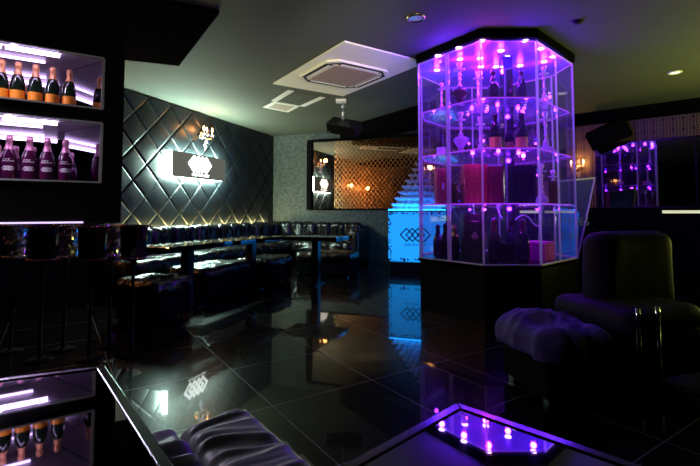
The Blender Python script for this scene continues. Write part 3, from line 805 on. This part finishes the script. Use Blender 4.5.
# ================================================================= blue counter and champagne tower
def blue_counter():
    rz = rzB; pL, pR = atd(388.5, 262, 7.62), atd(441, 262, 7.35)
    d = (pR.xy - pL.xy).normalized(); rz = math.atan2(d.y, d.x); wd = (pR.xy - pL.xy).length
    z0, z1 = pL.z, 1.10; ctr = (pL.xy + pR.xy) / 2; D = .92
    t = thing('lit_bar_counter', 'glowing blue counter with a linked diamond emblem under the glass tower', 'counter', (ctr.x, ctr.y, 0), rz)
    MB().box((0, D / 2 + .02, z0 / 2), (wd - .04, D - .06, z0)).build('plinth', M['black'], t)
    MB().box((0, D / 2, (z0 + z1) / 2 - .01), (wd, D, z1 - z0 - .06)).build('lit_body', M['e_blue'], t)
    MB().box((0, D / 2, z1 - .035), (wd + .02, D + .02, .022)).build('dark_band', M['ink'], t)
    MB().box((0, D / 2, z1 - .012), (wd, D, .024)).build('lit_top', M['e_bluetop'], t)
    zc = atd(416, 235, 7.45).z
    lg = MB(); logo(lg, .02, zc, .108, .098, .020, -.006, -.001); lg.build('diamond_logo', M['ink'], t)
    text_mesh('lettering', 'club five noir', .075, pbr('blue_letters', (.003, .06, .35), .5), Matrix.Translation((.02, -.002, zc - .165)) @ Matrix.Rotation(PI / 2, 4, 'X'), t, .001)
    mb = MB(); rnd = random.Random(5)
    for k in range(120):
        s = rnd.random() * 4
        u = rnd.random() - .5; e = rnd.uniform(.005, .05)
        hh = z1 - z0 - .06; zm = (z0 + z1) / 2 - .01
        if s < 1.3: x, z = u * wd, zm + hh / 2 - e
        elif s < 2.4: x, z = u * wd, zm - hh / 2 + e
        elif s < 3.2: x, z = -wd / 2 + e, zm + u * hh
        else: x, z = wd / 2 - e, zm + u * hh
        a = rnd.random() * PI; r = rnd.uniform(.012, .028)
        pts = [(x + r * math.cos(a + b) * (1 if i % 2 == 0 else .45), -.002, z + r * math.sin(a + b) * (1 if i % 2 == 0 else .45)) for i, b in enumerate([j * PI / 3 for j in range(6)])]
        mb.add(pts, [tuple(range(6))])
    mb.build('leaf_border', M['ink'], t)['kind'] = 'stuff'
    return ctr, rz, d, D, z1, wd
ctr, crz, cdx, cD, cz1, cw = blue_counter()
cp = None
nrm = Vector((-cdx.y, cdx.x))
lev = 8; pitch = .106; hgt = .1045
names = ['bottom', 'second', 'third', 'fourth', 'fifth', 'sixth', 'seventh', 'top']
centre = ctr + nrm * (cD / 2) - cdx * .0
cp = MB().lathe([(.0005, .003), (.026, 0), (.027, .003), (.006, .007), (.0045, .012), (.0045, .052), (.008, .058), (.03, .064), (.047, .080), (.0505, .1035), (.049, .1035), (.045, .081), (.028, .066), (.0005, .062)], 12)
first = cp.build('coupe_glass', M['coupe'])
cnt = 0
for L_ in range(lev):
    n = lev - L_
    for i in range(n):
        for j in range(n):
            q = centre + cdx * ((i - (n - 1) / 2) * pitch) + nrm * ((j - (n - 1) / 2) * pitch)
            o = first if cnt == 0 else first.copy()
            if cnt: COL.objects.link(o)
            o.location = (q.x, q.y, cz1 + .0005 + L_ * hgt); cnt += 1
            if L_ == lev - 1: lab = 'champagne coupe at the very top of the glass tower'
            else: lab = 'champagne coupe in the %s tier of the glass tower on the blue counter' % names[L_]
            props(o, lab, 'glass', 'champagne coupes in the %s tier of the tower' % names[L_])

# ================================================================= display cabinet
P = [Vector(p) for p in ((1.25, 4.14), (1.785, 4.14), (2.46, 4.80), (2.44, 5.25), (1.95, 5.75), (1.28, 5.75), (.86, 5.25), (.765, 4.82))]
CC = sum(P, Vector((0, 0))) / 8
ZG0, ZG1 = .552, 2.70
SH = [1.135, 1.665, 2.155]
def scaled(k): return [CC + (p - CC) * k for p in P]
def cabinet():
    t = thing('display_cabinet', 'tall eight sided glass display cabinet glowing purple on a black base', 'cabinet', (CC.x, CC.y, 0))
    MB().prism(scaled(1.0), 0, ZG0 - .03).build('base', M['black'], t, world=True)
    MB().prism(scaled(1.03), ZG0 - .03, ZG0 - .002).build('base_top', M['black_gloss'], t, world=True)
    mb = MB()
    mb.prism(scaled(1.035), ZG1 + .012, ZC - .002); mb.build('crown', M['black_matt'], t, world=True)
    MB().prism(scaled(.985), ZG1, ZG1 + .012).build('light_panel', pbr('violet_white_panel', (.17, .13, .45), .3), t, world=True)
    for z in SH:
        sh = MB().prism(scaled(.95), z - .012, z).build('glass_shelf', M['shelf_glass'], t, world=True)
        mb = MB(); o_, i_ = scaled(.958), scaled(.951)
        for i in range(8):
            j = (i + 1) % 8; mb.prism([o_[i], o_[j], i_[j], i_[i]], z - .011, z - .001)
        mb.build('painted_edge_glow', M['e_edge'], sh, world=True)  # glow put into the rim, standing for glass that catches light
    post = MB()
    def bar(p, q, wd):
        d = (q - p).normalized(); n = Vector((-d.y, d.x)) * wd / 2
        return [p + n, q + n, q - n, p - n]
    for i in range(8):
        a, b = P[i], P[(i + 1) % 8]; m = (a + b) / 2; d = (b - a).normalized(); n = Vector((-d.y, d.x))
        rz = math.atan2(d.y, d.x)
        MB().box((a.x, a.y, (ZG0 + ZG1) / 2), (.018, .018, ZG1 - ZG0), rz - .39).build('corner_post', M['post'], t, world=True)
        split = i in (1, 7, 4) or False
        segs = [(a, m), (m, b)] if split else [(a, b)]
        if split: MB().box((m.x, m.y, (ZG0 + ZG1) / 2), (.02 if i != 7 else .045, .012, ZG1 - ZG0), rz).build('mullion', M['post'], t, world=True)
        for p, q in segs:
            e = (q - p).normalized() * .012
            MB().prism(bar(p + e, q - e, .006), ZG0 + .004, ZG1 - .002).build('glass_pane', M['back_glass'] if 2 <= i <= 6 else M['cab_glass'], t, world=True)
        for z in (ZG0 + .004, ZG1 - .010):
            MB().prism(bar(a, b, .014), z - .004, z + .006).build('rail', M['frame'], t, world=True)
    c = atd(508.5, 200, 4.62)
    MB().box((c.x, c.y, (ZG0 + ZG1) / 2), (.10, .10, ZG1 - ZG0 - .01)).build('centre_column', pbr('violet_mirror_column', (.35, .3, .4), .08, 1.0), t, world=True)
    spots = [(438, 56, 0), (459, 48, 0), (482, 41, 1), (525, 41, 0), (541, 49, 0), (553, 57, 0), (437, 70.5, 0), (460, 59.5, 1), (480, 58.5, 1), (481, 67, 1), (507, 57, 0), (501, 51, 0),
             (520, 66, 0), (496, 67, 0), (544, 62, 1)]
    for z in SH:  # glowing dots and point lights added to brighten the shelf contents
        for i in (7, 0, 1, 2):
            for kk, k2 in enumerate((.80, .45)):
                m_ = CC + ((P[i] + P[(i + (1 if kk else 0)) % 8]) / 2 - CC) * k2
                MB().lathe([(.0005, -.004), (.008, -.004), (.010, 0)], 10, Matrix.Translation((m_.x, m_.y, z - .0125))).build('added_shelf_glow', M['e_addglowpink'] if (i + kk) % 3 == 0 else M['e_addglow'], t, world=True)
                ld = bpy.data.lights.new('added_shelf_fill', 'POINT'); ld.energy = E_CAB * .6; ld.color = (.55, .03, .95) if (i + kk) % 3 == 0 else (.14, .010, 1.0); ld.shadow_soft_size = .02
                lo = bpy.data.objects.new('added_shelf_fill', ld); COL.objects.link(lo); lo.location = (m_.x, m_.y, z - .05)
    for px, py, k in spots:
        q = atz(px, py, ZG1 - .004)
        ring = MB().lathe([(.0005, -.006), (.024, -.006), (.030, -.003), (.031, 0)], 14, Matrix.Translation((q.x, q.y, ZG1))).build('downlight', M['e_spotpink' if k else 'e_spot'], t, world=True)
        ld = bpy.data.lights.new('cabinet_spot', 'POINT'); ld.energy = E_CAB * (1.6 if k else 3.0); ld.color = (.62, .02, .95) if k else (.10, .008, 1.0); ld.shadow_soft_size = .025
        lo = bpy.data.objects.new('cabinet_spot', ld); COL.objects.link(lo); lo.location = (q.x, q.y, ZG1 - .055)
cabinet()

def hookah(label, px, Y, z, h, vase, stem=None, style=0):
    p = atd(px, 150, Y)
    t = thing('hookah', label, 'hookah', (p.x, p.y, z + .001)); k = h / .5
    if style == 0: vp = [(.0005, 0), (.05, 0), (.062, .03), (.05, .075), (.028, .105), (.02, .13)]
    elif style == 1: vp = [(.0005, 0), (.03, 0), (.028, .04), (.02, .06), (.04, .10), (.07, .16), (.055, .195), (.025, .205), (.02, .22)]
    else: vp = [(.0005, 0), (.09, 0), (.095, .02), (.07, .06), (.03, .10), (.024, .14)]
    zt = vp[-1][1]
    g_ = 1.3
    MB().lathe([(r * k * g_, zz * k) for r, zz in vp], 18).build('vase', vase, t)
    st = [(.018, zt), (.024, zt + .02), (.010, zt + .03), (.010, zt + .07), (.020, zt + .085), (.010, zt + .10), (.012, .34), (.02, .35), (.010, .365), (.010, .40), (.045, .402), (.048, .41), (.012, .412), (.014, .425)]
    MB().lathe([(r * k * g_, zz * k) for r, zz in st], 14).build('stem', stem or M['hookah_metal'], t)
    MB().lathe([(r * k, zz * k) for r, zz in [(.012, .425), (.02, .44), (.033, .47), (.035, .50), (.028, .50), (.0005, .47)]], 14).build('bowl', M['hookah_metal'], t)
    return t
HG, HD = M['hookah_glass'], M['hookah_dark']
hookah('small slim hookah at the left end of the top cabinet shelf', 442, 4.95, SH[2], .36, HG)
hookah('hookah with a dark heart shaped vase on the top cabinet shelf', 460.5, 4.62, SH[2], .50, HD, style=1)
hookah('pink glowing hookah behind the front post on the top cabinet shelf', 479, 4.85, SH[2], .47, HG)
hookah('tall hookah at the right of the top cabinet shelf', 545.5, 4.55, SH[2], .42, HG, style=0)
hookah('hookah with a tulip shaped glass vase on the middle cabinet shelf', 461, 4.62, SH[1], .44, HG, style=1)
hookah('slim hookah behind the front post on the middle cabinet shelf', 480.5, 4.9, SH[1], .45, HG)
hookah('hookah with a wide flared base at the right of the middle cabinet shelf', 546, 4.68, SH[1], .46, HG, style=2)
hookah('tall hookah at the right of the lower cabinet shelf', 541, 4.42, SH[0], .40, HG)
hookah('slim hookah beside the maroon box on the lower cabinet shelf', 552, 4.9, SH[0], .38, HG)
def bottle(label, px, Y, z, h, mat=None, lab=None, foil=None):
    p = atd(px, 150, Y)
    return champagne(label, (p.x, p.y, z + .001), mat or M['dark_bottle'], lab, foil or M['dark_bottle'], h=h, name='liquor_bottle')
bottle('dark bottle left of the centre column on the top cabinet shelf', 494.5, 4.45, SH[2], .36, foil=M['hookah_dark'])
bottle('dark bottle right of the centre column on the top cabinet shelf', 522.5, 4.45, SH[2], .36, foil=M['hookah_dark'])
lb = pbr('amber_label', (.8, .35, .15), .35, .4)
bottle('dark bottle with amber label left of the centre column on the middle shelf', 495.5, 4.42, SH[1], .40, lab=lb)
bottle('dark bottle with amber label right of the centre column on the middle shelf', 522, 4.42, SH[1], .40, lab=lb)
bottle('small dark bottle with white label at the left end of the middle shelf', 441, 4.95, SH[1], .33, lab=M['pink_pale'])
bottle('dark bottle at the far left of the cabinet floor', 437, 4.93, ZG0, .36)
bottle('dark bottle second from the left on the cabinet floor', 444.5, 4.78, ZG0, .38)
bottle('black bottle with gold foil on the cabinet floor beside the spade box', 453.5, 4.62, ZG0, .36, foil=M['gold'], lab=None)
bottle('tall black bottle left of the centre column on the cabinet floor', 493, 4.42, ZG0, .44, foil=M['hookah_dark'])
bottle('tall black bottle right of the centre column on the cabinet floor', 521, 4.42, ZG0, .44, foil=M['hookah_dark'])
def card_box(label, px0, px1, ytop, Y, z, mat, depth=.12, rz=0.0, name='gift_box', band=None):
    a, b = atd(px0, 150, Y), atd(px1, 150, Y); zt = atd((px0 + px1) / 2, ytop, Y).z
    t = thing(name, label, 'box', ((a.x + b.x) / 2, Y + depth / 2, z + .001), rz); wd = b.x - a.x; hh = zt - z
    MB().box((0, 0, hh * .42), (wd, depth, hh * .84)).build('body', mat, t, bevel=.004)
    MB().box((0, 0, hh * .92), (wd + .004, depth + .004, hh * .157)).build('lid', mat, t, bevel=.004)
    if band: MB().box((0, -depth / 2 - .002, hh * .5), (wd * .16, .003, hh * .18)).build('label_plate', band, t)
    return t, wd, hh, depth
card_box('tall red box at the left of the lower cabinet shelf', 436.5, 449, 168.5, 4.85, SH[0], M['red_box'], .14, band=M['pink_pale'])
card_box('wrinkled red foil box in the middle of the lower cabinet shelf', 464, 487, 164, 4.5, SH[0], M['red_foil'], .16)
card_box('dark maroon box left of the centre column on the lower cabinet shelf', 490, 503, 166, 4.42, SH[0], M['maroon'], .14)
card_box('black box right of the centre column on the lower cabinet shelf', 518, 536, 165, 4.5, SH[0], M['black'], .16)
card_box('small maroon box at the right end of the lower cabinet shelf', 547.5, 557, 181, 4.62, SH[0], M['maroon'], .12)
o = MB().lathe([(.0005, 0), (.05, 0), (.066, .06), (.062, .12), (.04, .16), (.03, .19), (.05, .21), (.0005, .2)], 18).build('round_vase', M['dark_bottle']); q = atd(454.5, 180, 4.72); o.location = (q.x, q.y, SH[0] + .001)
props(o, 'dark round vase beside the red box on the lower cabinet shelf', 'vase')
tb, wd, hh, dd = card_box('tall black box with a pale spade emblem on the cabinet floor', 463, 484, 213.5, 4.45, ZG0, M['black'], .16)
mb = MB(); n_ = 40; pts = []
for k in range(n_):
    a = 2 * PI * k / n_
    r = .5 * (1 - math.sin(a)) * .62 + .1
    pts.append((r * math.cos(a) * .05 * 1.15, -dd / 2 - .003, hh * .5 - (r * math.sin(a)) * .05 * -1 * -1))
pts = []
prof = [(0, .055), (.012, .035), (.032, .012), (.036, -.008), (.026, -.022), (.012, -.02), (.004, -.012), (.006, -.032), (.014, -.042)]
for x, z in prof: pts.append((x, z))
for x, z in reversed(prof[1:]): pts.append((-x, z))
bmv = [(x * 1.0, -dd / 2 - .004, hh * .52 + z) for x, z in pts]
mb.add(bmv, [tuple(range(len(bmv)))]); mb.build('spade_emblem', M['spade'], tb)
card_box('low dark box between the two tall black bottles on the cabinet floor', 502.2, 512.5, 243, 4.32, ZG0, M['black'], .10, .0)
p = atd(547, 250, 4.42)
t = thing('magenta_box', 'bright magenta box on the cabinet floor at the right', 'box', (p.x - .0, 4.60, ZG0 + .001), math.radians(44))
MB().box((0, 0, .075), (.25, .22, .15)).build('body', M['magenta'], t, bevel=.004)
MB().box((0, 0, .172), (.256, .226, .042)).build('lid', M['magenta'], t, bevel=.008)
pts = [atd(x, y, 4.75) for x, y in ((497, 206), (500, 215), (505, 222), (509, 224.5), (513, 222), (519, 217), (524, 215.5), (529, 218), (534, 224), (538, 226), (541, 222), (540, 212))]
pts[0].z = SH[0] - .013
def smooth_curve(pts, m=5):
    out = []
    for i in range(len(pts) - 1):
        p0, p1, p2, p3 = pts[max(i - 1, 0)], pts[i], pts[i + 1], pts[min(i + 2, len(pts) - 1)]
        for k in range(m):
            t = k / m
            out.append(.5 * ((2 * p1) + (p2 - p0) * t + (2 * p0 - 5 * p1 + 4 * p2 - p3) * t * t + (3 * p1 - p0 - 3 * p2 + p3) * t ** 3))
    return out + [pts[-1]]
props(MB().tube(smooth_curve(pts), .009, 8).build('hookah_hose', M['hose']), 'pale looped hose hanging below the lower cabinet shelf', 'hose')

# ================================================================= message board right of the cabinet
def board():
    d = 6.15
    c = [atd(x, y, d) for x, y in ((536, 262), (577, 262), (594.5, 178), (545, 182.5))]
    base = Vector(((c[0].x + c[1].x) / 2, d, 0))
    t = thing('message_board', 'tilted pale framed message board with painted blue reflection behind the display cabinet', 'sign board', base)
    def slab(q, y0, y1, name, mat):
        vs = [(p.x, y0, p.z) for p in q] + [(p.x, y1, p.z) for p in q]
        return MB().add(vs, [(0, 1, 2, 3), (7, 6, 5, 4), (0, 4, 5, 1), (1, 5, 6, 2), (2, 6, 7, 3), (3, 7, 4, 0)]).build(name, mat, t, world=True)
    slab(c, d, d + .03, 'panel', pbr('dark_writing_panel', (.10, .11, .20), .12, spec=.8))
    mb = MB()
    for i in range(4): mb.tube([c[i], c[(i + 1) % 4]], .014, 6)
    mb.build('frame', M['frame'], t, world=True)
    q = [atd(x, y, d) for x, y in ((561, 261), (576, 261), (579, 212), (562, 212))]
    slab(q, d - .006, d - .001, 'painted_blue_reflection', M['e_bluereflect'])  # blue glow painted on for the reflection of the counter
    for body, x, y, s in (('VALENTINES', 559, 222, .15), ('2.14', 562, 237, .2)):
        p = atd(x, y, d - .01)
        text_mesh('lettering', body, s, M['e_text'], Matrix.Translation(p - base) @ Matrix.Rotation(PI / 2, 4, 'X'), t, .001)
    mb = MB()
    for x in (545, 572):
        a = atd(x, 262, d); mb.tube([a, (a.x, a.y - .12, 0)], .014, 6); mb.tube([a + Vector((0, .03, .3)), (a.x, a.y + .4, 0)], .014, 6)
    mb.build('legs', M['steel'], t, world=True)
board()

# ================================================================= right foreground seating
def armchair():
    t = thing('lounge_armchair', 'dark leather armchair lit purple in front of the display cabinet', 'armchair', (1.82, 2.95, 0), math.radians(18))
    MB().rbox((0, 0, .20), (.66, .62, .28), .05, 10).build('base', M['black_matt'], t)
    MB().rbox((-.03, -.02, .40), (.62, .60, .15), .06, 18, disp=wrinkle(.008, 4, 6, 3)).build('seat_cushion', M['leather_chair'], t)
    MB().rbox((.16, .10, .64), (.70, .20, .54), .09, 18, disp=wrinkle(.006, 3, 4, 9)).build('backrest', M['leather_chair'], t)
    for sx in (-.33, -.18):
        pp = MB().tube([(sx, -.36, 0), (sx, -.36, .41)], .012, 10).build('post', M['black'], t)
        MB().tube([(sx, -.36, .41), (sx, -.36, .51)], .013, 10).build('chrome_tip', M['chrome'], pp)
armchair()
pt = atz(565, 338, .42)
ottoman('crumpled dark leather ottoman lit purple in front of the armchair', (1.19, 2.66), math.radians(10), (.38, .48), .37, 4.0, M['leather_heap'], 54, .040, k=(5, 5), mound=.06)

# ================================================================= near tables and the wrinkled bench
ZT = .78
DA = Vector((.556, -.83)); DBv = Vector((.83, .556))
def bar_table(label, corner, dir1, dir2, L1, L2):
    """corner: far corner; dir1, dir2 the two edges leaving it"""
    c = corner.xy; q = [c, c + dir1 * L1, c + dir1 * L1 + dir2 * L2, c + dir2 * L2]
    ctr = (q[0] + q[2]) / 2
    t = thing('mirror_table', label, 'table', (ctr.x, ctr.y, 0))
    def inset(m): 
        o = [c + (dir1 + dir2) * m, c + dir1 * (L1 - m) + dir2 * m, c + dir1 * (L1 - m) + dir2 * (L2 - m), c + dir1 * m + dir2 * (L2 - m)]; return o
    MB().prism(inset(.014), ZT - .02, ZT - .002).build('mirror_top', M['tabletop'], t, world=True)
    mb = MB(); qi = inset(.015)
    for i in range(4):
        j = (i + 1) % 4; mb.prism([q[i], q[j], qi[j], qi[i]], ZT - .05, ZT)
    mb.build('metal_rim', M['rim'], t, world=True, bevel=.002)
    MB().box((0, 0, ZT / 2 - .03), (.12, .12, ZT - .06)).build('column', M['black'], t)
    MB().box((0, 0, .015), (.4, .4, .03)).build('foot_plate', M['black'], t)
M['rim'] = pbr('dark_steel_rim', (.09, .085, .095), .18, 1.0)
cA = atz(105, 365, ZT); e1 = (atz(175, 466, ZT) - cA).xy.normalized(); e2 = (atz(0, 378, ZT) - cA).xy.normalized()
bar_table('black mirror table reflecting the bar bottles, at the lower left', cA, e1, e2, .42, .62)
cB = atz(457, 402, ZT); f1 = (atz(560, 437, ZT) - cB).xy.normalized(); f2 = (atz(420, 422, ZT) - cB).xy.normalized()
bar_table('black mirror table reflecting the purple cabinet lights, at the bottom', cB, f1, f2, .50, .34)

def bench():
    zt = .42
    p0 = atz(245, 400, zt).xy; p1 = atz(307, 451, zt).xy; s0 = atz(175, 417, zt).xy
    da = (p1 - p0).normalized(); db = Vector((-da.y, da.x))
    if db.dot(s0 - p0) < 0: db = -db
    Wd = (s0 - p0).dot(db); Ln = .80
    t = thing('gathered_bench', 'black leather bench with gathered folds in front of the mirror table', 'bench', (p0.x, p0.y, 0))
    def P3(a, b, z): q = p0 + da * a + db * b; return (q.x, q.y, z)
    def cushion(b0, b1, seed):
        na, nb = 150, 60; vs = []; fs = []
        for i in range(na + 1):
            a = Ln * i / na
            for j in range(nb + 1):
                v = j / nb; b = b0 + (b1 - b0) * v
                crown = (max(0, 1 - abs(2 * v - 1) ** 6)) ** .5 * (max(0, 1 - abs(2 * i / na - 1) ** 14)) ** .5
                x = a + .05 * (1 - v) * noise.noise(Vector((a * 9, 0, seed))) + .045 * noise.noise(Vector((b * 5, a * 2, seed)))
                f1 = noise.noise(Vector((x * 9.5, b * 1.0, seed + 3.3))); f2 = noise.noise(Vector((x * 21 + 4, b * 2.0, seed + 9.1)))
                fold = 1 - 2.6 * abs(f1); fold2 = 1 - 2.2 * abs(f2)
                z = zt - .06 + .042 * crown + .030 * crown * fold + .009 * crown * fold2 - .012 * v
                vs.append(P3(a, b, z))
        for i in range(na):
            for j in range(nb):
                q = i * (nb + 1) + j; fs.append((q, q + 1, q + nb + 2, q + nb + 1))
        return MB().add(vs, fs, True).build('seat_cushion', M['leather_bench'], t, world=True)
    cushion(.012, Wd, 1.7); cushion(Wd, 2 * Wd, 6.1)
    MB().prism([p0 + db * .01, p0 + da * Ln + db * .01, p0 + da * Ln + db * 2 * Wd, p0 + db * 2 * Wd], .03, zt - .05).build('base', M['leather'], t, world=True)
    MB().prism([p0, p0 + da * Ln, p0 + da * Ln + db * .008, p0 + db * .008], zt - .05, zt - .03).build('metal_trim', M['steel'], t, world=True)
    for a in (.06, Ln - .06):
        for b in (.06, 2 * Wd - .06):
            q = p0 + da * a + db * b; MB().box((q.x, q.y, .015), (.04, .04, .03)).build('foot', M['chrome'], t, world=True)
bench()
